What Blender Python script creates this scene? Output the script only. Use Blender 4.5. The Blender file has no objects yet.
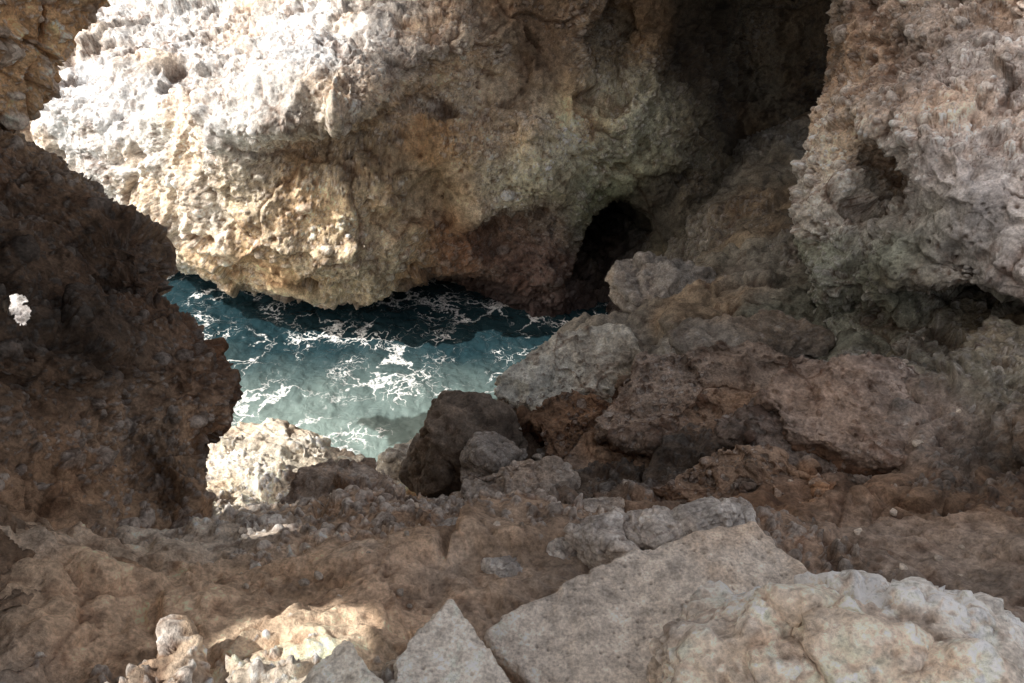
import bpy, math, numpy as np
from mathutils import Vector
F4=np.float32
# ------------------------------------------------------------------ noise
def hsh(x,y,z,seed):
    h=(x.astype(np.uint32)*np.uint32(0x8da6b343))^(y.astype(np.uint32)*np.uint32(0xd8163841))^(z.astype(np.uint32)*np.uint32(0xcb1ab31f))^np.uint32((seed*0x9E3779B1)&0xffffffff)
    h^=h>>np.uint32(15); h*=np.uint32(0x2c1b3c6d); h^=h>>np.uint32(12); h*=np.uint32(0x297a2d39); h^=h>>np.uint32(15)
    return h
def u01(h): return (h&np.uint32(0xffffff)).astype(F4)/F4(16777216)
def vnoise(p,seed=0):
    out=np.empty(len(p),F4)
    for s in range(0,len(p),131072):
        q=p[s:s+131072]; fl=np.floor(q); f=(q-fl).astype(F4); i=fl.astype(np.int64)
        f=f*f*f*(f*(f*6-15)+10); r=0
        for dx in(0,1):
            wx=f[:,0] if dx else 1-f[:,0]
            for dy in(0,1):
                wy=wx*(f[:,1] if dy else 1-f[:,1])
                for dz in(0,1):
                    w=wy*(f[:,2] if dz else 1-f[:,2])
                    r=r+w*u01(hsh(i[:,0]+dx,i[:,1]+dy,i[:,2]+dz,seed))
        out[s:s+131072]=r*2-1
    return out
def fbm(p,octs=4,seed=0,gain=.5,ridge=False):
    r=np.zeros(len(p),F4);a=1.0;t=0
    for o in range(octs):
        n=vnoise(p*(2.03**o)+o*17.3,seed+o)
        if ridge: n=1-2*np.abs(n)
        r+=a*n;t+=a;a*=gain
    return r/t
def worley(p,seed=0,facet=False):
    F1=np.empty(len(p),F4);F2=np.empty(len(p),F4);ID=np.empty(len(p),F4);FC=np.zeros(len(p),F4)
    for s in range(0,len(p),65536):
        q=p[s:s+65536].astype(F4); fl=np.floor(q); i=fl.astype(np.int64); f=q-fl
        a=np.full(len(q),9.,F4);b=a.copy();H=np.zeros(len(q),np.uint32);V=np.zeros((3,len(q)),F4)
        for dx in(-1,0,1):
            for dy in(-1,0,1):
                for dz in(-1,0,1):
                    h=hsh(i[:,0]+dx,i[:,1]+dy,i[:,2]+dz,seed)
                    vx=(h&np.uint32(1023)).astype(F4)/1024+dx-f[:,0];vy=((h>>np.uint32(10))&np.uint32(1023)).astype(F4)/1024+dy-f[:,1];vz=((h>>np.uint32(20))&np.uint32(1023)).astype(F4)/1024+dz-f[:,2]
                    d=vx*vx+vy*vy+vz*vz
                    m=d<a
                    b=np.where(m,a,np.minimum(b,d)); H=np.where(m,h,H); a=np.where(m,d,a)
                    if facet: V[0]=np.where(m,vx,V[0]);V[1]=np.where(m,vy,V[1]);V[2]=np.where(m,vz,V[2])
        H2=H*np.uint32(2654435761)
        F1[s:s+65536]=np.sqrt(a);F2[s:s+65536]=np.sqrt(b);ID[s:s+65536]=u01(H2>>np.uint32(3))
        if facet:
            FC[s:s+65536]=(V[0]*((H2&np.uint32(255)).astype(F4)/127.5-1)+V[1]*(((H2>>np.uint32(8))&np.uint32(255)).astype(F4)/127.5-1)+V[2]*(((H2>>np.uint32(16))&np.uint32(255)).astype(F4)/127.5-1))
    return (F1,F2,ID,FC) if facet else (F1,F2,ID)
def sst(a,b,x):
    t=np.clip((x-a)/(b-a),0,1); return t*t*(3-2*t)
# ------------------------------------------------------------------ grids
def gnormals(P,m,n,sgn=1):
    G=P.reshape(m,n,3)
    N=np.cross(np.gradient(G,axis=1),np.gradient(G,axis=0)).reshape(-1,3)*sgn
    return N/(np.linalg.norm(N,axis=1,keepdims=True)+1e-9)
def blurN(N,m,n,k):
    G=N.reshape(m,n,3)
    for ax in(0,1):
        pad=[(0,0)]*3;pad[ax]=(k,k);Q=np.cumsum(np.concatenate([np.zeros_like(np.take(G,[0],ax)),np.pad(G,pad,mode='edge')],ax),ax)
        L=G.shape[ax];G=(np.take(Q,range(2*k+1,2*k+1+L),ax)-np.take(Q,range(0,L),ax))/(2*k+1)
    G=G.reshape(-1,3);return G/(np.linalg.norm(G,axis=1,keepdims=True)+1e-9)
def cr1(A,num,w=None):
    A=np.asarray(A,float); k=len(A)
    t=np.linspace(0,k-1,num) if w is None else w
    i=np.clip(np.floor(t).astype(int),0,k-2); f=(t-i).reshape((-1,)+(1,)*(A.ndim-1))
    E=np.concatenate([2*A[:1]-A[1:2],A,2*A[-1:]-A[-2:-1]])
    p0,p1,p2,p3=E[i],E[i+1],E[i+2],E[i+3]
    return .5*((2*p1)+(-p0+p2)*f+(2*p0-5*p1+4*p2-p3)*f*f+(-p0+3*p1-3*p2+p3)*f**3)
def patch(rows,m,n):
    A=cr1(rows,m); A=np.swapaxes(cr1(np.swapaxes(A,0,1),n),0,1)
    return A.reshape(-1,3)
CAV=None
def rockify(P,m,n,sgn,seed,big=.22,block=.12,cob=1.0,fine=1.0,cobden=.5,bs=1.5,normals=None,pit=1.0,strata=1.0,med=1.0,cbig=1.0,bl=8):
    global CAV
    nf=(lambda Q:blurN(gnormals(Q,m,n,sgn),m,n,bl)) if normals is None else normals
    st=np.array([1,1,1+.6*strata])
    N=nf(P)
    w1=np.stack([fbm(P*1.3+9,2,seed+50),fbm(P*1.3+31,2,seed+51),fbm(P*1.3+77,2,seed+52)],1)
    w2=np.stack([fbm(P*6+9,2,seed+55),fbm(P*6+31,2,seed+56),fbm(P*6+77,2,seed+57)],1)
    P=P+N*(fbm(P*.9,3,seed)*big)[:,None]
    f1,f2,idc,fc=worley((P+w1*.3+w2*.05)*bs*st,seed+1,True)
    brk=sst(-.25,.25,fbm(P*1.7+90,2,seed+90))
    d=block*((idc-.5)*1.1+1.1*fc)*sst(0,.12,f2-f1)-block*.35*np.exp(-(f2-f1)/.03)*brk
    cv=.9*np.exp(-(f2-f1)/.03)*brk
    f1,f2,idc,fc=worley((P+w1*.2+w2*.06)*bs*2.6*st,seed+2,True)
    d+=block*.42*((idc-.5)*1.1+1.2*fc)*sst(0,.16,f2-f1)
    cv+=.35*np.exp(-(f2-f1)/.05)*brk
    P=P+N*d[:,None]
    N=nf(P)
    s=block/.12*med
    d=fbm(P*2.4,4,seed+3,.5,True)*.055*s+fbm(P*4.1+5,3,seed+4,.5)*.045*s
    hol=sst(.30,.62,fbm(P*2.2+5,3,seed+14))
    d-=hol*.13*s*pit
    f1,f2,idc,fc=worley((P+w2*.05)*bs*7.5*st,seed+5,True)
    d+=block*.14*((idc-.5)+1.2*fc)*sst(0,.18,f2-f1)
    cv+=.5*hol+.15*np.exp(-(f2-f1)/.08)
    P=P+N*d[:,None]
    N=nf(P)
    dens=sst(-.35,.3,fbm(P*1.1+40,2,seed+20))
    M=np.zeros(len(P),F4);ID=np.zeros(len(P),F4);d=np.zeros(len(P),F4)
    for sc,am,th in((4.3,.055*cbig,.80),(8,.038*(.4+.6*cbig),.62),(15,.022,1-cobden),(30,.011,.38)):
        f1,f2,idc=worley((P+w2*.03)*sc*np.array([1,1,1.35])+seed,seed+int(sc))
        r=.25+.22*((idc*7.7)%1)
        on=((idc>th)&(dens>.1+((idc*13.7)%1)*.5)).astype(F4)
        if am<.01: on*=0
        dome=np.clip(1-(f1/r)**2,0,1)**.6*on
        d=np.maximum(d,am*cob*dome)+.3*np.minimum(d,am*cob*dome)
        k=(dome>.1).astype(F4)
        cv+=.8*on*np.clip(1-np.abs(f1-r-.02)/.06,0,1)
        ID=np.where(k>.1,idc*3.3%1,ID);M=np.maximum(M,k)
    f1,f2,idc=worley((P+w2*.03)*19,seed+61)
    pt=np.clip(1-(f1/.36)**2,0,1)*(idc>.6)*(1-M)
    f1,f2,idc=worley((P+w2*.05)*6.5,seed+62)
    pt2=np.clip(1-(f1/.33)**2,0,1)*(idc>.80)*(1-M)
    d-=(.024*pt+.04*pt2)*pit
    fz=fbm(P*9,4,seed+30,.55)
    d+=fz*.022*fine
    d+=fbm(P*34,2,seed+33,.6)*.007*fine
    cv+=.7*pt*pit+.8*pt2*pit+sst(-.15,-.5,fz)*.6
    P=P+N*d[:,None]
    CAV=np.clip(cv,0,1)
    return P,M,ID
def zonecol(P,Z,seed,pw=4):
    Z=np.array(Z,float)
    W=np.stack([fbm(P*.8+3,3,seed),fbm(P*.8+23,3,seed+1),fbm(P*.8+53,3,seed+2)],1)*.6
    Q=P+W; num=np.zeros((len(P),3));den=np.zeros(len(P))
    for z in Z:
        w=1/(((Q-z[:3])**2).sum(1)+.02)**(pw/2); num+=w[:,None]*z[3:6];den+=w
    return num/den[:,None]
def colour(P,Z,M,ID,seed,peb=.5,seaband=True,sat=.8,cav=.5,base=None,var=1.0):
    C=zonecol(P,Z,seed) if base is None else base
    a=fbm(P*2.3,4,seed+5,.6); b=fbm(P*7,4,seed+6,.65); g=fbm(P*1.1+8,4,seed+7)
    C=C*(1+(.5*a+.5*b)*var)[:,None]
    och=np.array([1.13,.97,.81]);gry=np.array([.96,1.0,1.04])
    C=C*np.where(g[:,None]>0,1+(och-1)*np.clip(g*2.4,0,1)[:,None],1+(gry-1)*np.clip(-g*2.2,0,1)[:,None])
    s=sst(.15,.45,fbm(P*3.1+60,4,seed+8,.6))[:,None]*.4*var
    C=C*(1-s)+C*np.array([.52,.45,.39])*s
    k=(M*peb)[:,None]; pc=C.mean(1,keepdims=True)*np.array([1.10,1.06,1.0])*(.8+1.15*ID[:,None])
    C=C*(1-k)+pc*k
    C=C*(1-(CAV*cav)[:,None]*np.array([.88,1,1.06]))      # crevice shade put into the colour of cracks and pits
    if seaband:
        w=sst(.75,.05,P[:,2]+.35*a)[:,None]
        C=C*(1-w)+C*np.array([.42,.36,.38])*w
    mu=C.mean(1,keepdims=True);C=mu+(C-mu)*sat
    return np.clip(C,.01,.82)
def mesh_obj(name,P,faces,C=None,mat=None,smooth=True,parent=None):
    me=bpy.data.meshes.new(name); P=np.asarray(P,F4); faces=np.asarray(faces,np.int32); k=faces.shape[1]
    me.vertices.add(len(P)); me.vertices.foreach_set('co',P.ravel())
    me.loops.add(faces.size); me.loops.foreach_set('vertex_index',faces.ravel())
    me.polygons.add(len(faces)); me.polygons.foreach_set('loop_start',np.arange(0,faces.size,k,dtype=np.int32))
    me.update(calc_edges=True)
    me.polygons.foreach_set('use_smooth',np.ones(len(faces),bool) if smooth else np.zeros(len(faces),bool))
    if C is not None:
        at=me.attributes.new('Col','FLOAT_COLOR','POINT')
        at.data.foreach_set('color',np.concatenate([C,np.ones((len(C),1))],1).astype(F4).ravel())
    ob=bpy.data.objects.new(name,me); bpy.context.scene.collection.objects.link(ob)
    if mat: me.materials.append(mat)
    if parent: ob.parent=parent
    return ob
def gfaces(m,n,flip=False):
    i=np.arange(m*n).reshape(m,n); a=i[:-1,:-1].ravel();b=i[:-1,1:].ravel();c=i[1:,1:].ravel();d=i[1:,:-1].ravel()
    return np.stack([a,d,c,b] if flip else [a,b,c,d],1)
# ------------------------------------------------------------------ materials
def rockmat(name,rough=.85,bump=.7,sc=1.0):
    m=bpy.data.materials.new(name); m.use_nodes=True; nt=m.node_tree; N=nt.nodes; L=nt.links
    bs=N['Principled BSDF']; at=N.new('ShaderNodeAttribute'); at.attribute_name='Col'
    tc=N.new('ShaderNodeTexCoord')
    def noise(s,d,r=.6):
        t=N.new('ShaderNodeTexNoise'); t.inputs['Scale'].default_value=s*sc; t.inputs['Detail'].default_value=d; t.inputs['Roughness'].default_value=r
        L.new(tc.outputs['Object'],t.inputs['Vector']); return t
    n1=noise(14,6,.64); n2=noise(60,4,.7)
    mr=N.new('ShaderNodeMapRange'); mr.inputs[1].default_value=.3;mr.inputs[2].default_value=.7;mr.inputs[3].default_value=.6;mr.inputs[4].default_value=1.4
    L.new(n1.outputs[0],mr.inputs[0])
    mr2=N.new('ShaderNodeMapRange'); mr2.inputs[1].default_value=.3;mr2.inputs[2].default_value=.7;mr2.inputs[3].default_value=.6;mr2.inputs[4].default_value=1.42
    L.new(n2.outputs[0],mr2.inputs[0])
    mu=N.new('ShaderNodeMath');mu.operation='MULTIPLY';L.new(mr.outputs[0],mu.inputs[0]);L.new(mr2.outputs[0],mu.inputs[1])
    vm=N.new('ShaderNodeVectorMath');vm.operation='SCALE';L.new(at.outputs['Color'],vm.inputs[0]);L.new(mu.outputs[0],vm.inputs['Scale'])
    mi=N.new('ShaderNodeVectorMath');mi.operation='MINIMUM';L.new(vm.outputs[0],mi.inputs[0]);mi.inputs[1].default_value=(.86,.85,.84)
    L.new(mi.outputs[0],bs.inputs['Base Color'])
    vo=N.new('ShaderNodeTexVoronoi');vo.inputs['Scale'].default_value=34*sc;L.new(tc.outputs['Object'],vo.inputs['Vector'])
    ad=N.new('ShaderNodeMath');ad.operation='MULTIPLY_ADD';L.new(n2.outputs[0],ad.inputs[0]);ad.inputs[1].default_value=.5;L.new(n1.outputs[0],ad.inputs[2])
    ad2=N.new('ShaderNodeMath');ad2.operation='MULTIPLY_ADD';L.new(vo.outputs['Distance'],ad2.inputs[0]);ad2.inputs[1].default_value=-.2;L.new(ad.outputs[0],ad2.inputs[2])
    bp=N.new('ShaderNodeBump');bp.inputs['Strength'].default_value=bump;bp.inputs['Distance'].default_value=.035
    L.new(ad2.outputs[0],bp.inputs['Height']);L.new(bp.outputs[0],bs.inputs['Normal'])
    gp=N.new('ShaderNodeNewGeometry');sx=N.new('ShaderNodeSeparateXYZ');L.new(gp.outputs['Position'],sx.inputs[0])
    rr=N.new('ShaderNodeMapRange');rr.inputs[1].default_value=.1;rr.inputs[2].default_value=1.1;rr.inputs[3].default_value=.35;rr.inputs[4].default_value=rough
    L.new(sx.outputs['Z'],rr.inputs[0]);L.new(rr.outputs[0],bs.inputs['Roughness'])
    bs.inputs['Specular IOR Level'].default_value=.35
    return m
ROCK=rockmat('conglomerate_rock'); STONE=rockmat('pale_stone',.8,.45,1.6)
SUN=np.array([-.64,-.14,.72]); SUN=SUN/np.linalg.norm(SUN)

# ------------------------------------------------------------------ far wall (overhanging boulder + back of grotto)
W=[[(-11.65,12.91,0.0),(-9.97,11.01,0.8),(-9.31,10.72,1.78),(-8.98,10.88,2.71),(-9.97,12.52,2.96),(-11.64,15.21,3.32),(-14.13,19.09,3.62)],
[(-8.17,11.94,0.0),(-7.29,10.74,0.77),(-6.67,10.26,1.82),(-6.36,10.23,2.65),(-6.92,11.61,3.05),(-8.03,14.03,3.38),(-9.88,17.96,3.76)],
[(-6.23,11.24,0.0),(-5.41,9.81,0.84),(-4.92,9.35,1.93),(-4.72,9.46,2.78),(-5.12,10.7,3.15),(-5.91,12.87,3.46),(-7.38,16.84,3.9)],
[(-4.32,10.69,0.0),(-3.68,8.99,0.71),(-3.33,8.66,1.98),(-3.19,8.81,2.89),(-3.47,10.01,3.22),(-3.97,11.93,3.51),(-4.96,15.6,3.9)],
[(-2.51,10.0,0),(-2.18,8.7,.66),(-2.01,8.64,1.82),(-1.88,8.70,3.26),(-1.99,9.54,3.57),(-2.2,10.9,3.79),(-2.59,13.4,4.2)],
[(-1.05,10.0,0),(-.96,9.29,.78),(-.9,9.12,1.76),(-.84,9.17,2.88),(-.83,9.5,3.53),(-.89,10.5,3.92),(-1.0,12.3,4.35)],
[(.39,9.19,0),(.37,9.05,.8),(.36,9.39,1.63),(.34,9.59,2.61),(.34,10.08,3.31),(.34,10.3,3.96),(.32,10.04,4.65)],
[(1.48,9.13,0),(1.52,9.63,.22),(1.49,9.93,1.0),(1.38,9.76,2.15),(1.36,10.15,3.06),(1.33,10.44,3.82),(1.22,10.04,4.65)],
[(2.6,9.6,0),(2.55,9.48,.71),(2.55,9.95,1.38),(2.5,10.38,2.33),(2.55,11.04,2.93),(2.55,11.5,3.6),(2.36,11.16,4.5)],
[(3.9,10.3,0),(3.87,10.18,.48),(4.04,11.23,1.11),(4.11,12.03,1.91),(4.11,12.55,2.66),(4.04,12.87,3.46),(3.7,12.28,4.35)],
[(5.4,10.5,0),(5.54,10.6,.24),(5.78,11.7,.9),(5.78,12.3,1.8),(5.78,12.9,2.6),(5.5,12.9,3.5),(5.1,12.3,4.4)],
[(7,10,0),(6.75,9.7,.7),(7.05,10.8,1.3),(7.05,11.3,2.1),(7.05,11.8,2.85),(6.7,11.8,3.7),(6.1,11.2,4.5)]]
rows=[]
for k,c in enumerate(W):
    c=[(c[0][0],c[0][1],-1.2)]+c
    x,y,z=c[-1]
    c.append((x*1.08,y+3,z+.7) if k<5 else ((x,y+.6,5.3) if k==5 else (x,9.2,5.6)))  # right part's top row curls forward unseen, shaped to shade the recess
    rows.append(c)
A=np.swapaxes(np.array(rows,float),0,1)
m,n=560,1160
P=patch(A,m,n)
def push(P,c,r,v):
    w=np.exp(-(((P-np.array(c))/np.array(r))**2).sum(1)**1.5); return P+w[:,None]*np.array(v)
# projecting brow of the pale boulder and the hollow under it
for c in((-2.9,8.8,3.0),(-2.2,8.7,3.15),(-1.5,8.9,3.4),(-.8,9.3,3.7)): P=push(P,c,(.6,1.2,.26),(0,-.34,0))
for c in((-2.2,8.8,2.55),(-1.4,8.9,2.75),(-.6,9.2,3.0)): P=push(P,c,(.62,1.2,.32),(0,.44,0))
P=push(P,(-3.1,8.8,1.5),(.8,1.2,.4),(0,-.22,0));P=push(P,(-1.9,8.7,1.2),(.7,1.2,.35),(0,-.20,0));P=push(P,(-1.0,9.1,1.6),(.35,1.0,.6),(0,.35,0))
P=push(P,(.5,9.5,2.3),(.5,1.0,.5),(0,-.3,0))
P=push(P,(-.1,9.2,1.1),(.5,1.0,.35),(0,.5,0))
P=push(P,(1.45,9.5,.62),(.42,1.0,.52),(.1,2.4,-.1))
P=push(P,(3.6,10.9,2.6),(.8,1.2,.9),(.2,1.2,0))
P=push(P,(1.2,10.2,3.2),(.4,1.,.5),(0,.7,0))
P,M,ID=rockify(P,m,n,1,11,big=.26,block=.12,cob=1.0,bs=1.1,med=1.05,strata=.3,fine=.6,cbig=.9,pit=1.1)
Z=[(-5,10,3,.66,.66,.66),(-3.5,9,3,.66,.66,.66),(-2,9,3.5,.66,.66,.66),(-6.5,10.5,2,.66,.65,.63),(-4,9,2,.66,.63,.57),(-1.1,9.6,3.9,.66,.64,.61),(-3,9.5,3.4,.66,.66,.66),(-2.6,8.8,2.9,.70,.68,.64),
(-3,8.7,1.4,.68,.57,.40),(-2,8.5,1.9,.70,.57,.39),(-1,9.1,2.4,.70,.54,.36),(-1.6,8.8,2.6,.60,.46,.30),(-3.6,9,.7,.64,.57,.43),(-2.1,8.6,.6,.58,.46,.30),
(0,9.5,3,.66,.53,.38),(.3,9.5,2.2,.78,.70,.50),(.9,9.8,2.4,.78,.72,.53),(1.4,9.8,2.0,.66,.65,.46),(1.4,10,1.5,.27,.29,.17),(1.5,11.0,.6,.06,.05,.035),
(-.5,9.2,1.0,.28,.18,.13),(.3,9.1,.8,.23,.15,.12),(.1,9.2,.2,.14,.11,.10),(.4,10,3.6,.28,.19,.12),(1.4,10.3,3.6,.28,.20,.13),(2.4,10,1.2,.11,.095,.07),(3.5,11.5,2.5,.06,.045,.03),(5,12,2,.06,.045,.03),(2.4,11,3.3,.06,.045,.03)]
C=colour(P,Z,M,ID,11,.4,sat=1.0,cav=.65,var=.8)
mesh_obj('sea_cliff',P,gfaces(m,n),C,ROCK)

# ------------------------------------------------------------------ right cliff
Fr=[[(3.6,6.22,.93),(2.68,5.13,1.82),(2.77,4.66,2.2),(2.9,4.2,2.58),(3.07,3.81,2.89),(3.31,3.42,3.21)],
[(3.72,7.06,1.27),(2.75,5.82,2.1),(2.92,5.32,2.44),(3.21,4.9,2.71),(3.41,4.49,2.99),(3.76,4.16,3.22)],
[(3.82,7.74,1.36),(2.65,5.93,2.44),(2.74,5.25,2.85),(2.9,4.64,3.21),(3.16,4.3,3.42),(3.48,3.96,3.63)],
[(3.87,8.59,1.88),(2.62,6.49,2.89),(2.73,5.67,3.28),(2.92,5.03,3.59),(3.22,4.66,3.76),(3.56,4.3,3.94)],
[(4.1,9.53,2.51),(2.75,7.19,3.37),(2.84,6.22,3.72),(3.03,5.54,3.97),(3.35,5.15,4.11),(3.71,4.76,4.26)],
[(4.62,10.22,3.16),(3.19,7.97,3.78),(3.1,6.85,4.1),(3.23,6.13,4.3),(3.54,5.72,4.41),(3.94,5.31,4.52)],
[(4.89,10.97,3.71),(3.36,8.52,4.22),(3.28,7.46,4.45),(3.43,6.71,4.6),(3.73,6.28,4.69),(4.09,5.75,4.8)],
[(5.1,12,4.5),(3.57,9.43,4.82),(3.47,8.2,4.98),(3.59,7.41,5.08),(3.92,6.96,5.13),(4.32,6.4,5.2)],
[(5.6,12.5,5.4),(4.2,10,5.6),(4.1,9,5.7),(4.2,8.2,5.8),(4.5,7.8,5.8),(5,7.2,5.9)]]
for r in Fr: x,y,z=r[-1]; r.append((x+1.0,y-1.2,z+.25)); r.append((x+2.2,y-2.6,z+.4))
m,n=520,560
P=patch(Fr,m,n)
P=push(P,(2.76,5.7,3.4),(.12,.35,1.0),(.5,.5,0))
P=push(P,(3.1,4.6,2.85),(.6,.5,.17),(.5,.7,0))
P=push(P,(3.0,5.3,3.9),(.35,.5,.3),(-.12,-.2,0))
P,M,ID=rockify(P,m,n,1,42,big=.18,block=.13,cob=1.2,bs=1.2,strata=.3,fine=.6,med=1.0,pit=1.1)
Z=[(3.1,5,3.7,.68,.61,.57),(3.3,5.5,4.2,.64,.56,.51),(3.5,6.5,4.6,.42,.34,.28),(2.7,6.3,2.9,.70,.64,.55),(2.7,6,2.3,.29,.30,.22),(3,5,2.7,.27,.27,.20),(3.4,4.4,3.0,.26,.25,.20),(3.3,4.3,3.5,.70,.63,.58),(3.7,4.6,4.1,.70,.63,.58),(3.2,8,3.9,.26,.20,.15)]
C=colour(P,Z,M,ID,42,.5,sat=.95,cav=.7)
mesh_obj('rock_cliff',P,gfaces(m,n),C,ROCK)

# ------------------------------------------------------------------ left cave wall with arch
Cr=[[(-2.33,2.72,2.21),(-1.53,1.92,3.33),(-1.56,1.7,3.63),(-1.54,1.42,4.02),(-1.52,1.11,4.45)],
[(-2.34,3.31,2.0),(-1.59,2.45,3.04),(-1.69,2.21,3.32),(-1.76,1.92,3.68),(-1.87,1.59,4.08)],
[(-2.4,3.84,1.89),(-1.67,2.93,2.86),(-1.82,2.69,3.12),(-1.95,2.37,3.46),(-2.17,2.02,3.83)],
[(-2.29,4.3,2.02),(-1.61,3.33,2.91),(-1.79,3.08,3.15),(-1.97,2.74,3.46),(-2.27,2.37,3.81)],
[(-2.25,4.64,2.16),(-1.59,3.63,3.0),(-1.8,3.36,3.22),(-2.0,3.01,3.51),(-2.35,2.63,3.83)],
[(-2.29,4.79,2.38),(-1.62,3.75,3.17),(-1.83,3.47,3.38),(-2.03,3.11,3.65),(-2.37,2.71,3.95)],
[(-2.47,5.07,2.6),(-1.76,3.99,3.33),(-1.97,3.7,3.52),(-2.17,3.32,3.77),(-2.52,2.91,4.05)],
[(-2.76,5.26,2.71),(-1.99,4.16,3.4),(-2.19,3.86,3.58),(-2.39,3.48,3.82),(-2.73,3.06,4.09)],
[(-2.88,5.58,2.98),(-2.1,4.43,3.6),(-2.3,4.12,3.77),(-2.5,3.72,3.98),(-2.85,3.27,4.22)],
[(-3.34,5.78,3.27),(-2.46,4.59,3.83),(-2.64,4.27,3.98),(-2.81,3.85,4.18),(-3.12,3.39,4.4)],
[(-3.81,5.95,3.51),(-2.84,4.72,4.02),(-2.99,4.39,4.16),(-3.12,3.96,4.34),(-3.4,3.49,4.54)],
[(-4.29,6.12,3.76),(-3.22,4.86,4.22),(-3.34,4.52,4.34),(-3.44,4.08,4.5),(-3.68,3.6,4.68)],
[(-4.51,6.2,3.87),(-3.39,4.92,4.31),(-3.5,4.58,4.43),(-3.59,4.13,4.58),(-3.81,3.64,4.75)],
[(-4.08,6.18,4.02),(-3.04,4.89,4.43),(-3.17,4.54,4.54),(-3.27,4.09,4.69),(-3.5,3.59,4.85)],
[(-3.82,6.39,4.31),(-2.83,5.05,4.67),(-2.97,4.69,4.76),(-3.09,4.23,4.88),(-3.35,3.71,5.02)],
[(-3.5,6.6,4.62),(-2.59,5.22,4.91),(-2.74,4.85,4.99),(-2.88,4.37,5.09),(-3.16,3.83,5.2)],
[(-2.98,6.96,5.13),(-2.17,5.5,5.31),(-2.36,5.11,5.36),(-2.53,4.6,5.43),(-2.86,4.04,5.5)]]
l=Cr[-1]
Cr.append([(x+.1,y+.1,6.4) for x,y,z in l]); Cr.append([(x+.1,y+.2,8.1) for x,y,z in l])
for i,r in enumerate(Cr):
    x,y,z=r[-1]; r.append((x-.55,y-1.1,z+.3)); r.append((x-.9,y-3.2,z+.6))
    x0,y0,z0=r[0]; r.insert(0,(x0-.5,y0+.05,z0-.1))
Cr=[[(x-.14*(1 if 2<i<13 else 0),y,z) for x,y,z in r] for i,r in enumerate(Cr)]
m,n=720,520
P0=patch(Cr,m,n)
P,M,ID=rockify(P0,m,n,-1,77,big=.10,block=.12,cob=1.1,bs=1.6,strata=.3,fine=.6,med=1.1)
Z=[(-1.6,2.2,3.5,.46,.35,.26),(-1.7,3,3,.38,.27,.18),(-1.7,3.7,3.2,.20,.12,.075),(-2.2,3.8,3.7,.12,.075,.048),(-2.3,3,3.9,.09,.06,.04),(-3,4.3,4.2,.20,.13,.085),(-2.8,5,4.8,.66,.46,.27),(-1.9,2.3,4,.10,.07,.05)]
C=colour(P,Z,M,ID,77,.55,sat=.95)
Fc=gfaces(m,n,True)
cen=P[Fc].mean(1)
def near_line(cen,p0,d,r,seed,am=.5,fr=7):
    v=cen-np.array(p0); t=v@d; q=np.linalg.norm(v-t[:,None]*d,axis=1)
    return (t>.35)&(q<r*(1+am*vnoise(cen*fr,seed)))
# gaps added along the sun direction for sun patches on the floor, and a hole looking out to the sunlit shore
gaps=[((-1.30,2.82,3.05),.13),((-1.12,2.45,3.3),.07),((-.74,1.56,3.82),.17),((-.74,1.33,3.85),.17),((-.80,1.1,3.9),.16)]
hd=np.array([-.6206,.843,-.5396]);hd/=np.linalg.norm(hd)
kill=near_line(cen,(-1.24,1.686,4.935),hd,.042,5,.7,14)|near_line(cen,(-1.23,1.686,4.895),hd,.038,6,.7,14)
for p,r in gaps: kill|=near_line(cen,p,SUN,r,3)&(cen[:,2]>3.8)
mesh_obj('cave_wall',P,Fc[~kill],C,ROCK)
# ------------------------------------------------------------------ unseen rock slab, added overhead to keep the sun off the grotto
m,n=420,240
gy=np.repeat(np.linspace(-4,11,m)[:,None],n,1); u=np.linspace(0,1,n)[None,:]
xl=-5.9+.3*sst(6,8.0,gy); xr=-.9+1.7*sst(2.0,4.2,gy); gx=xl+(xr-xl)*u
P=np.stack([gx.ravel(),gy.ravel(),np.full(m*n,8.0)],1)
P,M,ID=rockify(P,m,n,-1,90,block=.1)
Fc=gfaces(m,n,True); cen=P[Fc].mean(1); kill=np.zeros(len(Fc),bool)
for p,r in gaps: kill|=near_line(cen,p,SUN,r*1.15,3,.1)
mesh_obj('shade_slab',P,Fc[~kill],colour(P,[(0,0,8,.4,.32,.25),(0,6,8,.35,.28,.22)],M,ID,90),ROCK)

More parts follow.
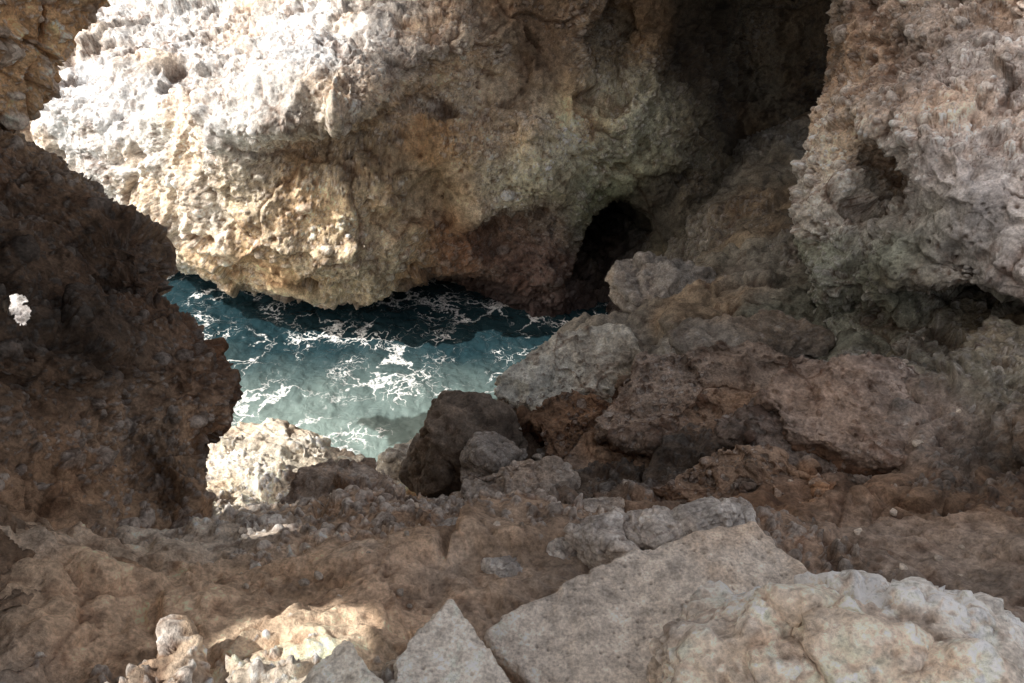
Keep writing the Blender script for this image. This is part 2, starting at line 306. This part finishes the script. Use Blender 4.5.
# ------------------------------------------------------------------ ground
G=[(-0.63,1.35,3.83),(-1.19,1.32,3.87),(-1.41,1.26,3.97),(-0.04,1.43,3.69),(0.59,1.43,3.62),(1.19,1.4,3.68),(1.54,1.38,3.78),(0.47,1.72,3.58),(-0.11,1.77,3.60),(-0.75,1.77,3.65),(-1.27,1.77,3.65),(-1.61,1.58,3.9),(0.15,2.15,3.52),(1.0,2.23,3.52),(1.44,1.95,3.60),(1.84,2.03,3.67),(-0.16,2.69,3.05),(-0.96,3.3,2.64),(-1.34,3.0,2.62),(-0.5,3.03,2.70),(-1.53,2.69,2.9),(-1.76,2.35,3.35),(-1.93,2.07,3.73),(0.25,2.99,2.8),(0.67,2.99,2.75),(0.92,2.75,2.9),(1.47,2.65,3.16),(0.57,3.89,2.1),(-0.07,3.45,2.3),(-.55,3.6,2.15),(0.36,4.66,1.8),(1.0,4.95,1.9),(1.43,3.89,2.45),(1.99,3.65,2.75),(1.78,3.11,2.9),(2.25,3.07,3.0),(2.63,3.34,3.2),(2.68,4.07,2.93),(2.19,2.49,3.46),(0.82,6.04,1.5),(0.07,5.83,1.3),(1.39,6.79,1.65),(1.98,6.45,1.97),(2.44,5.84,2.14),(2.76,5.33,2.28),(2.17,8.14,1.4),(2.74,7.85,1.87),(2.89,7.02,2.08),(2.95,9.56,1.7),(3.36,9.21,1.72),(1.93,9.2,.6),(1.05,8.0,0.4),(1.5,8.6,.35),(0.6,8.31,0.1),(3.41,5.17,2.58),
(-1.05,4.1,1.5),(-1.6,3.9,1.3),(-.95,5.2,.95),(-1.6,5.2,.95),(-2.0,4.6,1.1),(-2.3,5.4,.90),(-2.4,6.3,.3),(-1.3,5.75,.35),(-1.3,6.3,-.3),(-3,7.5,-.7),(-1.5,7.6,-.9),(-4.5,6,.4),(-5,9,-1.2),(-.25,6.9,-.3),(-.1,7.8,-.7),(-.5,9,-1.3),(-3,10,-1.5),(0,9.2,-.9),(-.35,5.0,1.0),(.25,7.0,.9),
(-8,6,.5),(-8,10,-1),(0,0,3.9),(-2,0,4.6),(2,0,4.2),(0,-3,4.5),(-4,-3,6),(4,-3,5),(4,1,4.2),(5,3,4.2),(-3,2,4),(5,5,3.2),(-10,8,-.5),(6,9,2.5),(4,12,1.8),(0,12,-1)]
G=np.array(G)
def tps(r2): return r2*np.log(r2+1e-9)*.5
D=((G[:,None,:2]-G[None,:,:2])**2).sum(2); nG=len(G)
K=np.zeros((nG+3,nG+3));K[:nG,:nG]=tps(D)+np.eye(nG)*.015;K[:nG,nG]=1;K[:nG,nG+1:]=G[:,:2];K[nG,:nG]=1;K[nG+1:,:nG]=G[:,:2].T
cf=np.linalg.solve(K,np.concatenate([G[:,2],np.zeros(3)]))
def gz(x,y):
    x=np.asarray(x,float).ravel();y=np.asarray(y,float).ravel();z=cf[nG]+cf[nG+1]*x+cf[nG+2]*y
    for k in range(nG): z=z+cf[k]*tps((x-G[k,0])**2+(y-G[k,1])**2)
    return z
m,n=980,880
yy=cr1([[-3],[.2],[.9],[1.5],[2.1],[2.8],[3.7],[4.9],[6.4],[8.5],[11.5]],m)[:,0]
xs=np.linspace(-1,1,n)
gx=xs[None,:]*(2.2+.72*np.clip(yy,0,20))[:,None]+.25; gy=np.repeat(yy[:,None],n,1)
P=np.stack([gx.ravel(),gy.ravel(),gz(gx,gy)],1)
nzt=fbm(P*1.2+4,3,700)*.25+fbm(P*.5,2,702)*.2
hh=.34; q=(P[:,2]+nzt+.12*P[:,0])/hh; fr=q-np.floor(q)
zt=(np.floor(q)+sst(.62,.97,fr))*hh-nzt-.12*P[:,0]
w=sst(-.3,.6,P[:,0])*sst(2.1,2.7,P[:,1])*(1-.75*sst(5.6,7.0,P[:,1]))*.9
P[:,2]=P[:,2]*(1-w)+(zt+hh*.28)*w
P,M,ID=rockify(P,m,n,1,123,big=.08,block=.09,cob=1.5,bs=1.5,cobden=.68,pit=.6,fine=.55,cbig=.15,med=.9,bl=6)
Z=[(-1,1.6,3.8,.50,.40,.32),(-1,3.2,2.8,.54,.42,.32),(-.3,2.6,3.1,.46,.35,.26),(-.5,1.8,3.7,.48,.38,.30),(.6,1.8,3.7,.30,.23,.18),(.3,3,3,.26,.19,.14),(.6,3.8,2.5,.10,.075,.055),(1.2,3,3,.27,.18,.125),(1.6,2.2,3.6,.28,.22,.175),(-.78,1.5,3.8,.76,.69,.58),(-.75,1.25,3.85,.76,.69,.58),(-1.3,2.7,3.0,.70,.62,.52),  # pale zones at the end paint sun-patch brightness into the ground colour
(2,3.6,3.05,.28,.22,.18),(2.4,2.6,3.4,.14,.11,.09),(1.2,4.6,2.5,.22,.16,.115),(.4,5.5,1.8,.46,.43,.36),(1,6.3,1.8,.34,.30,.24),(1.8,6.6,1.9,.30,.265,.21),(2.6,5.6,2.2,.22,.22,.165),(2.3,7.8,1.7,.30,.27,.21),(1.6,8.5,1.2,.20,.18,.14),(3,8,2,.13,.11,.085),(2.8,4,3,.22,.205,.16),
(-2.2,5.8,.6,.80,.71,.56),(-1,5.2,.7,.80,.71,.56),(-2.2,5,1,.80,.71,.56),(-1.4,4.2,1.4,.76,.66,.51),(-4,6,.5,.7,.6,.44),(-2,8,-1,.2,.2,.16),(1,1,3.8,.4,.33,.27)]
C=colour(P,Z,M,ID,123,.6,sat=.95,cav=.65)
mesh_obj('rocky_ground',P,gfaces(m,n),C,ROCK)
GP=P.reshape(m,n,3)

# ------------------------------------------------------------------ boulders
import bmesh
def ico(sub):
    bm=bmesh.new(); bmesh.ops.create_icosphere(bm,subdivisions=sub,radius=1)
    V=np.array([v.co[:] for v in bm.verts]);Fc=np.array([[v.index for v in f.verts] for f in bm.faces]);bm.free(); return V,Fc
ICO={k:ico(k) for k in(4,6,7)}
def vn_factory(Fc,nv,it=5):
    def tov(X):
        R=np.zeros((nv,3))
        for k in range(Fc.shape[1]):
            for j in range(3): R[:,j]+=np.bincount(Fc[:,k],weights=X[:,j],minlength=nv)
        return R/(np.linalg.norm(R,axis=1,keepdims=True)+1e-12)
    def f(P):
        N=np.cross(P[Fc[:,2]]-P[Fc[:,0]],P[Fc[:,3]]-P[Fc[:,1]]) if Fc.shape[1]==4 else np.cross(P[Fc[:,1]]-P[Fc[:,0]],P[Fc[:,2]]-P[Fc[:,0]])
        R=tov(N)
        for _ in range(it): R=tov(R[Fc].mean(1))
        return R
    return f
def boulder_pts(c,rad,seed,sub=6,rotz=0,tilt=(0,0),ang=.6,npl=16,pmin=.65):
    V,Fc=ICO[sub]; r=np.random.default_rng(seed)
    pn=r.normal(size=(npl,3));pn/=np.linalg.norm(pn,axis=1,keepdims=True);pd=r.uniform(pmin,1.0,npl)
    dt=V@pn.T; q=np.where(dt>.05,pd[None]/np.maximum(dt,.05),9)
    rr=-np.log(np.exp(-q*26).sum(1))/26; rr=np.clip(rr,0,1.25)
    rr=ang*rr+(1-ang)*.95
    P=V*rr[:,None]*np.array(rad)
    cx,sx=math.cos(tilt[0]),math.sin(tilt[0]);cy,sy=math.cos(tilt[1]),math.sin(tilt[1]);cz,sz=math.cos(rotz),math.sin(rotz)
    R=np.array([[cz,-sz,0],[sz,cz,0],[0,0,1]])@np.array([[cy,0,sy],[0,1,0],[-sy,0,cy]])@np.array([[1,0,0],[0,cx,-sx],[0,sx,cx]])
    return P@R.T+np.array(c),Fc
def boulder(name,c,rad,col,seed,sub=6,rotz=0,tilt=(0,0),ang=.8,mat=None,cob=.5,peb=.3,blk=1.0,npl=14,cav=.45,pmin=.65):
    P,Fc=boulder_pts(c,rad,seed,sub,rotz,tilt,ang,npl,pmin); s=min(1,max(rad)/.5)
    P,M,ID=rockify(P,0,0,1,seed,big=.10*s,block=.08*s*blk,cob=cob*s,fine=.55*s,bs=2.0/s,normals=vn_factory(Fc,len(P),8 if sub>6 else 4),pit=.6*blk,cbig=.2)
    C=colour(P,[(c[0],c[1],c[2])+tuple(col)],M,ID,seed,peb,cav=cav,sat=.8)
    return mesh_obj(name,P,Fc,C,mat or ROCK)
boulder('boulder',(.88,1.20,3.96),(.50,.33,.37),(.82,.77,.70),5,7,.05,(.1,.0),.7,cob=.5,blk=1.1,cav=.5,pmin=.82,peb=.25)
boulder('boulder',(1.47,1.42,3.70),(.36,.26,.2),(.34,.27,.22),6,6,.3)
boulder('boulder',(-.42,4.5,1.80),(.44,.42,.40),(.22,.17,.125),7,6,.4,ang=.6,cob=.8,pmin=.8)
boulder('boulder',(-.15,4.0,2.16),(.22,.2,.2),(.38,.33,.28),8,6,.9)
boulder('boulder',(.05,3.6,2.35),(.32,.22,.15),(.42,.36,.30),9,6,.2)
boulder('boulder',(1.8,7.4,1.55),(.62,.45,.34),(.36,.32,.27),13,6,.1,(.1,.2),cob=.8)
boulder('boulder',(1.9,5.2,2.3),(.6,.36,.2),(.26,.22,.17),19,6,.2,(.2,.1),.95)
boulder('boulder',(-2.5,5.45,.70),(.9,.45,.24),(.80,.71,.56),22,7,.1,cob=.3,pmin=.8)
boulder('boulder',(-.88,5.2,.95),(.40,.3,.22),(.80,.71,.56),25,6,.3,cob=.3)
boulder('boulder',(-6.7,8.9,.1),(1.2,1.0,.6),(.82,.81,.80),24,6,.7)
boulder('boulder',(-1.0,3.42,2.26),(.46,.40,.34),(.54,.42,.32),23,6,.2,(.2,.1),.5,cob=1.1,blk=.8)
k=30
for c,r in [((.36,2.06,3.62),(.17,.11,.09)),((.56,2.09,3.65),(.12,.08,.06)),((.71,2.12,3.67),(.15,.09,.06)),((.86,2.16,3.63),(.10,.08,.05)),((.06,2.38,3.38),(.12,.08,.06)),((.18,2.06,3.56),(.10,.07,.04)),((-.04,1.98,3.56),(.08,.06,.04)),((.40,2.5,3.30),(.13,.09,.06)),((-.25,2.3,3.38),(.1,.08,.04))]:
    boulder('stone',c,r,(.58,.52,.46),k,6,k*.7,(.2,.1),.8,ROCK,cob=.3,npl=11,blk=.9,pmin=.75,cav=.4); k+=1
rs=np.random.default_rng(8); F3=ICO[4][1]; PP=[]
for i in range(260):
    y=rs.uniform(1.2,5); x=rs.uniform(-.55,.6)*(1.2+.75*y)+.25
    if abs(x-.4)<.65 and y<2.0: continue
    if x<-.4 and y<1.75: continue
    s=rs.uniform(.007,.022)*(1+(y>3)*.5)
    PP.append((x,y,boulder_pts((0,0,0),(s,s*rs.uniform(.6,1),s*rs.uniform(.4,.7)),100+i,4,rs.uniform(0,6),(rs.uniform(-.3,.3),0),.95,8)[0]))
from mathutils.bvhtree import BVHTree
sub=GP[::3,::3];mm,nn=sub.shape[:2];bv=BVHTree.FromPolygons([tuple(map(float,v)) for v in sub.reshape(-1,3)],[tuple(map(int,f)) for f in gfaces(mm,nn)])
P2=[];FF=[];CC=[];o=0
for x,y,P_ in PP:
    h=bv.ray_cast(Vector((x,y,9)),Vector((0,0,-1)))
    if h[0] is None or h[0].z<.3 or h[1].z<.75: continue
    P2.append(P_+np.array([x,y,h[0].z+.1*P_[:,2].max()]));FF.append(F3+o);o+=len(P_)
    cc=np.array([.50,.43,.36])*rs.uniform(.6,1.3);CC.append(np.repeat(cc[None],len(P_),0))
mesh_obj('loose_stones',np.concatenate(P2),np.concatenate(FF),np.concatenate(CC),STONE)

# ------------------------------------------------------------------ slabs and ledges
def slab(name,poly,ztop,th,col,seed,tilt=(0,0),rough=0,flare=0,nA=640,parent=None):
    poly=np.array(poly,float); c=poly.mean(0)
    L=np.concatenate([poly,poly[:1]]);seg=np.linalg.norm(np.diff(L,axis=0),axis=1);cs=np.concatenate([[0],np.cumsum(seg)])
    t=np.linspace(0,cs[-1],nA,endpoint=False);B=np.stack([np.interp(t,cs,L[:,0]),np.interp(t,cs,L[:,1])],1)
    ker=np.hanning(25);ker/=ker.sum()
    B=np.stack([np.convolve(np.concatenate([B[-12:,i],B[:,i],B[:12,i]]),ker,'valid') for i in(0,1)],1)
    rad=np.concatenate([np.linspace(0.002,.955,150),.955+.045*np.sin(np.linspace(.1,1,10)*math.pi/2),1.0+flare*np.linspace(0,1,60)])
    zz=np.concatenate([np.zeros(150),-.02*(1-np.cos(np.linspace(.1,1,10)*math.pi/2)),-.02-np.linspace(.01,1,60)*th])
    P=np.stack([c[0]+(B[None,:,0]-c[0])*rad[:,None],c[1]+(B[None,:,1]-c[1])*rad[:,None],np.repeat(zz[:,None],nA,1)],2).reshape(-1,3)
    P[:,2]+=ztop+tilt[0]*(P[:,0]-c[0])+tilt[1]*(P[:,1]-c[1])
    m_,n_=len(rad),nA
    P[:,2]+=fbm(P*3.5,3,seed)*.03+fbm(P*12,4,seed+1,.65)*.012
    e=fbm(P*9,4,seed+2,.65)*.035;w=np.repeat(sst(.7,1,rad),nA)
    if rough: e=e+fbm(P*np.array([2.2,2.2,1]),3,seed+40)*.16+fbm(P*np.array([1.5,1.5,14]),3,seed+41)*.07*np.repeat(sst(.02,.08,-zz),nA)
    d=P[:,:2]-c;d/=np.linalg.norm(d,axis=1,keepdims=True)+1e-6;P[:,:2]+=d*(e*w)[:,None]
    P[:,2]+=np.minimum(0,fbm(P*6,4,seed+9)-.02)*(.09 if rough else .05)*w
    i=np.arange(m_*n_).reshape(m_,n_);j=np.roll(i,-1,1)
    Fc=np.stack([i[:-1].ravel(),i[1:].ravel(),j[1:].ravel(),j[:-1].ravel()],1)
    if rough:
        P[:,2]+=fbm(P*1.5+3,3,seed+20)*.07*rough
        sidew=np.repeat(sst(.03,.10,-zz),nA)[:,None]
        P,M,ID=rockify(P,0,0,1,seed,big=.04,block=.05*rough,cob=.9,fine=.6,bs=1.9,normals=vn_factory(Fc,len(P),6),pit=.9,cbig=.1)
        base=np.array(col)*(1-sidew)+np.array(col)*np.array([.42,.30,.22])*sidew
        C=colour(P,None,M,ID,seed,.45,base=base,sat=.95,cav=.7)
        return mesh_obj(name,P,Fc,C,ROCK,parent=parent)
    a=fbm(P*4,4,seed+3,.6);b=fbm(P*30,3,seed+4,.7);C=np.array(col)[None]*(1+.45*a+.3*b)[:,None]
    st=sst(.05,.4,fbm(P*2.6+9,4,seed+7,.6))[:,None]*.5;C=C*(1-st)+C*np.array([.64,.53,.43])*st
    f1,f2,idc=worley(P*42,seed+70);pk=np.clip(1-(f1/.33)**2,0,1)*(idc>.72);P[:,2]-=pk*.006;C=C*(1-.5*pk[:,None])
    sd_=np.repeat(sst(.025,.06,-zz),nA)[:,None];C=C*(1-sd_)+C*np.array([.55,.45,.37])*sd_
    return mesh_obj(name,P,Fc,np.clip(C,.02,.8),STONE)
slab('stone_step',[(-.1,1.54),(.16,1.72),(.5,1.87),(.885,1.98),(1.02,1.66),(.75,1.2),(.3,.95),(.12,1.28)],3.83,.35,(.66,.58,.50),201,(.03,.04))
slab('stone_step',[(-.19,1.56),(-.35,1.36),(-.33,1.1),(.1,1.05),(.05,1.25)],3.93,.35,(.72,.65,.57),202,(-.1,.1))
slab('stone_step',[(-.476,1.38),(-.6,1.26),(-.62,1.0),(-.25,1.0),(-.31,1.22)],4.0,.35,(.76,.70,.61),203,(.1,.05))
def ledge(poly,z,col,seed,tilt,n=3,step=.19,grow=.13,off=(-.05,-.10)):
    e=bpy.data.objects.new('rock_ledge',None);bpy.context.scene.collection.objects.link(e)
    p=np.array(poly);c=p.mean(0)
    for i in range(n):
        q=c+(p-c)*(1+grow*i)+np.array(off)*i
        slab('layer_%d'%(i+1),q,z-step*i,step*1.5 if i<n-1 else .5,tuple(np.array(col)*(1-.15*i)),seed+i*3,tilt,1,-.10,520,e)
ledge([(-.1,5.41),(.26,5.93),(1.0,6.09),(1.22,5.6),(.75,5.32),(.23,5.08)],1.82,(.58,.55,.47),211,(.10,.12),3,.2,.06,(.06,-.12))
ledge([(.98,4.95),(1.9,4.95),(2.2,4.5),(1.6,4.2),(1.02,4.05),(.55,4.2)],2.42,(.34,.26,.20),231,(.15,.12),3)
ledge([(1.38,3.67),(1.78,3.95),(2.4,3.95),(2.68,3.4),(2.35,3.12),(1.84,3.16),(1.5,3.38)],3.07,(.34,.27,.225),251,(.03,.1),3,.16,.06)
ledge([(.68,3.11),(1.17,3.35),(1.72,3.15),(1.75,2.86),(1.1,2.75)],2.95,(.34,.23,.155),271,(.08,.1),2)
ledge([(.05,4.75),(.5,4.95),(.95,4.75),(.8,4.3),(.3,4.25)],2.05,(.26,.18,.125),291,(.15,.15),2)

# ------------------------------------------------------------------ sea
m,n=500,600
gx,gy=np.meshgrid(np.linspace(-9,2.6,n),np.linspace(4.5,13,m));P=np.stack([gx.ravel(),gy.ravel(),0*gx.ravel()],1)
P[:,2]=fbm(P*1.6,3,300)*.06+fbm(P*5,3,301,.6)*.03+fbm(P*14,2,303)*.008
wm=bpy.data.materials.new('sea_water');wm.use_nodes=True;nt=wm.node_tree;N=nt.nodes;L=nt.links;bs=N['Principled BSDF']
tc=N.new('ShaderNodeTexCoord')
def nz(s,d,r=.55,dist=0,vec=None):
    t=N.new('ShaderNodeTexNoise');t.inputs['Scale'].default_value=s;t.inputs['Detail'].default_value=d;t.inputs['Roughness'].default_value=r;t.inputs['Distortion'].default_value=dist
    L.new(vec or tc.outputs['Object'],t.inputs['Vector']);return t
def mth(op,a,b=None,c=None,clamp=False):
    t=N.new('ShaderNodeMath');t.operation=op;t.use_clamp=clamp
    for i,v in enumerate((a,b,c)):
        if v is None: continue
        if isinstance(v,(int,float)): t.inputs[i].default_value=v
        else: L.new(v,t.inputs[i])
    return t.outputs[0]
def mrange(v,a,b,c=0,d=1):
    t=N.new('ShaderNodeMapRange');t.interpolation_type='SMOOTHSTEP';L.new(v,t.inputs[0])
    for i,k in enumerate((a,b,c,d)): t.inputs[i+1].default_value=k
    return t.outputs[0]
wv=nz(1.1,5,.6);sb=N.new('ShaderNodeVectorMath');sb.operation='SUBTRACT';L.new(wv.outputs['Color'],sb.inputs[0]);sb.inputs[1].default_value=(.5,.5,.5)
sc_=N.new('ShaderNodeVectorMath');sc_.operation='SCALE';L.new(sb.outputs[0],sc_.inputs[0]);sc_.inputs['Scale'].default_value=1.6
ad=N.new('ShaderNodeVectorMath');L.new(tc.outputs['Object'],ad.inputs[0]);L.new(sc_.outputs[0],ad.inputs[1])
vor=N.new('ShaderNodeTexVoronoi');vor.feature='DISTANCE_TO_EDGE';vor.inputs['Scale'].default_value=1.8;L.new(ad.outputs[0],vor.inputs['Vector'])
vor2=N.new('ShaderNodeTexVoronoi');vor2.feature='DISTANCE_TO_EDGE';vor2.inputs['Scale'].default_value=4.6;L.new(ad.outputs[0],vor2.inputs['Vector'])
th=mrange(nz(1.0,3).outputs[0],.42,.66,0.0,.08); th2=mrange(nz(1.3,3,.6).outputs[0],.48,.68,0,.10)
brk=nz(9,5,.75).outputs[0]
f1=mth('SUBTRACT',mth('MULTIPLY',th,mth('MULTIPLY',brk,2.0)),vor.outputs['Distance']);f2=mth('SUBTRACT',mth('MULTIPLY',th2,mth('MULTIPLY',brk,2.0)),vor2.outputs['Distance'])
foam=mth('MAXIMUM',mrange(f1,-.012,.05),mrange(f2,-.012,.07))
foam=mth('MULTIPLY',foam,mrange(nz(26,4,.75).outputs[0],.34,.54))
sx=N.new('ShaderNodeSeparateXYZ');L.new(tc.outputs['Object'],sx.inputs[0])
shal=mrange(mth('ADD',sx.outputs['Y'],mth('MULTIPLY',nz(.8,3).outputs[0],1.6)),9.5,7.2)
mx=N.new('ShaderNodeMix');mx.data_type='RGBA';L.new(shal,mx.inputs['Factor']);mx.inputs['A'].default_value=(.016,.040,.050,1);mx.inputs['B'].default_value=(.22,.29,.27,1)
mx2=N.new('ShaderNodeMix');mx2.data_type='RGBA';L.new(foam,mx2.inputs['Factor']);L.new(mx.outputs['Result'],mx2.inputs['A']);mx2.inputs['B'].default_value=(.88,.89,.88,1)
L.new(mx2.outputs['Result'],bs.inputs['Base Color']);L.new(mrange(foam,0,1,.07,.6),bs.inputs['Roughness']);bs.inputs['IOR'].default_value=1.33
bp=N.new('ShaderNodeBump');bp.inputs['Strength'].default_value=.6;bp.inputs['Distance'].default_value=.06;L.new(nz(6,5,.55,.6).outputs[0],bp.inputs['Height']);L.new(bp.outputs[0],bs.inputs['Normal'])
mesh_obj('sea_water',P,gfaces(m,n),None,wm)
mesh_obj('open_sea',[(-3000,-3000,-2),(3000,-3000,-2),(3000,3000,-2),(-3000,3000,-2)],[(0,1,2,3)],None,wm)

# ------------------------------------------------------------------ light, sky, camera
sd=Vector(SUN); el=math.asin(sd.z); az=math.atan2(sd.x,sd.y)
w=bpy.data.worlds.new('World');bpy.context.scene.world=w;w.use_nodes=True;wt=w.node_tree
sk=wt.nodes.new('ShaderNodeTexSky');sk.sky_type='NISHITA';sk.sun_disc=False;sk.sun_elevation=el;sk.sun_rotation=az;sk.dust_density=4
hs=wt.nodes.new('ShaderNodeHueSaturation');hs.inputs['Saturation'].default_value=.45;wt.links.new(sk.outputs[0],hs.inputs['Color'])
wb=wt.nodes.new('ShaderNodeVectorMath');wb.operation='MULTIPLY';wb.inputs[1].default_value=(1.07,1.0,.92);wt.links.new(hs.outputs[0],wb.inputs[0])
wt.links.new(wb.outputs[0],wt.nodes['Background'].inputs[0]);wt.nodes['Background'].inputs[1].default_value=.25
sl=bpy.data.lights.new('sun','SUN');sl.energy=5;sl.angle=math.radians(.5);sl.color=(1,.97,.92)
so=bpy.data.objects.new('sun',sl);bpy.context.scene.collection.objects.link(so);so.rotation_euler=sd.to_track_quat('Z','Y').to_euler()
cd=bpy.data.cameras.new('camera');cd.lens=28;cd.sensor_width=36;cd.clip_end=8000;cd.clip_start=.02
co=bpy.data.objects.new('camera',cd);bpy.context.scene.collection.objects.link(co);co.location=(0,0,6);co.rotation_euler=(math.radians(55),0,0)
bpy.context.scene.camera=co
sc=bpy.context.scene;sc.view_settings.view_transform='Standard';sc.view_settings.look='None';sc.view_settings.exposure=0
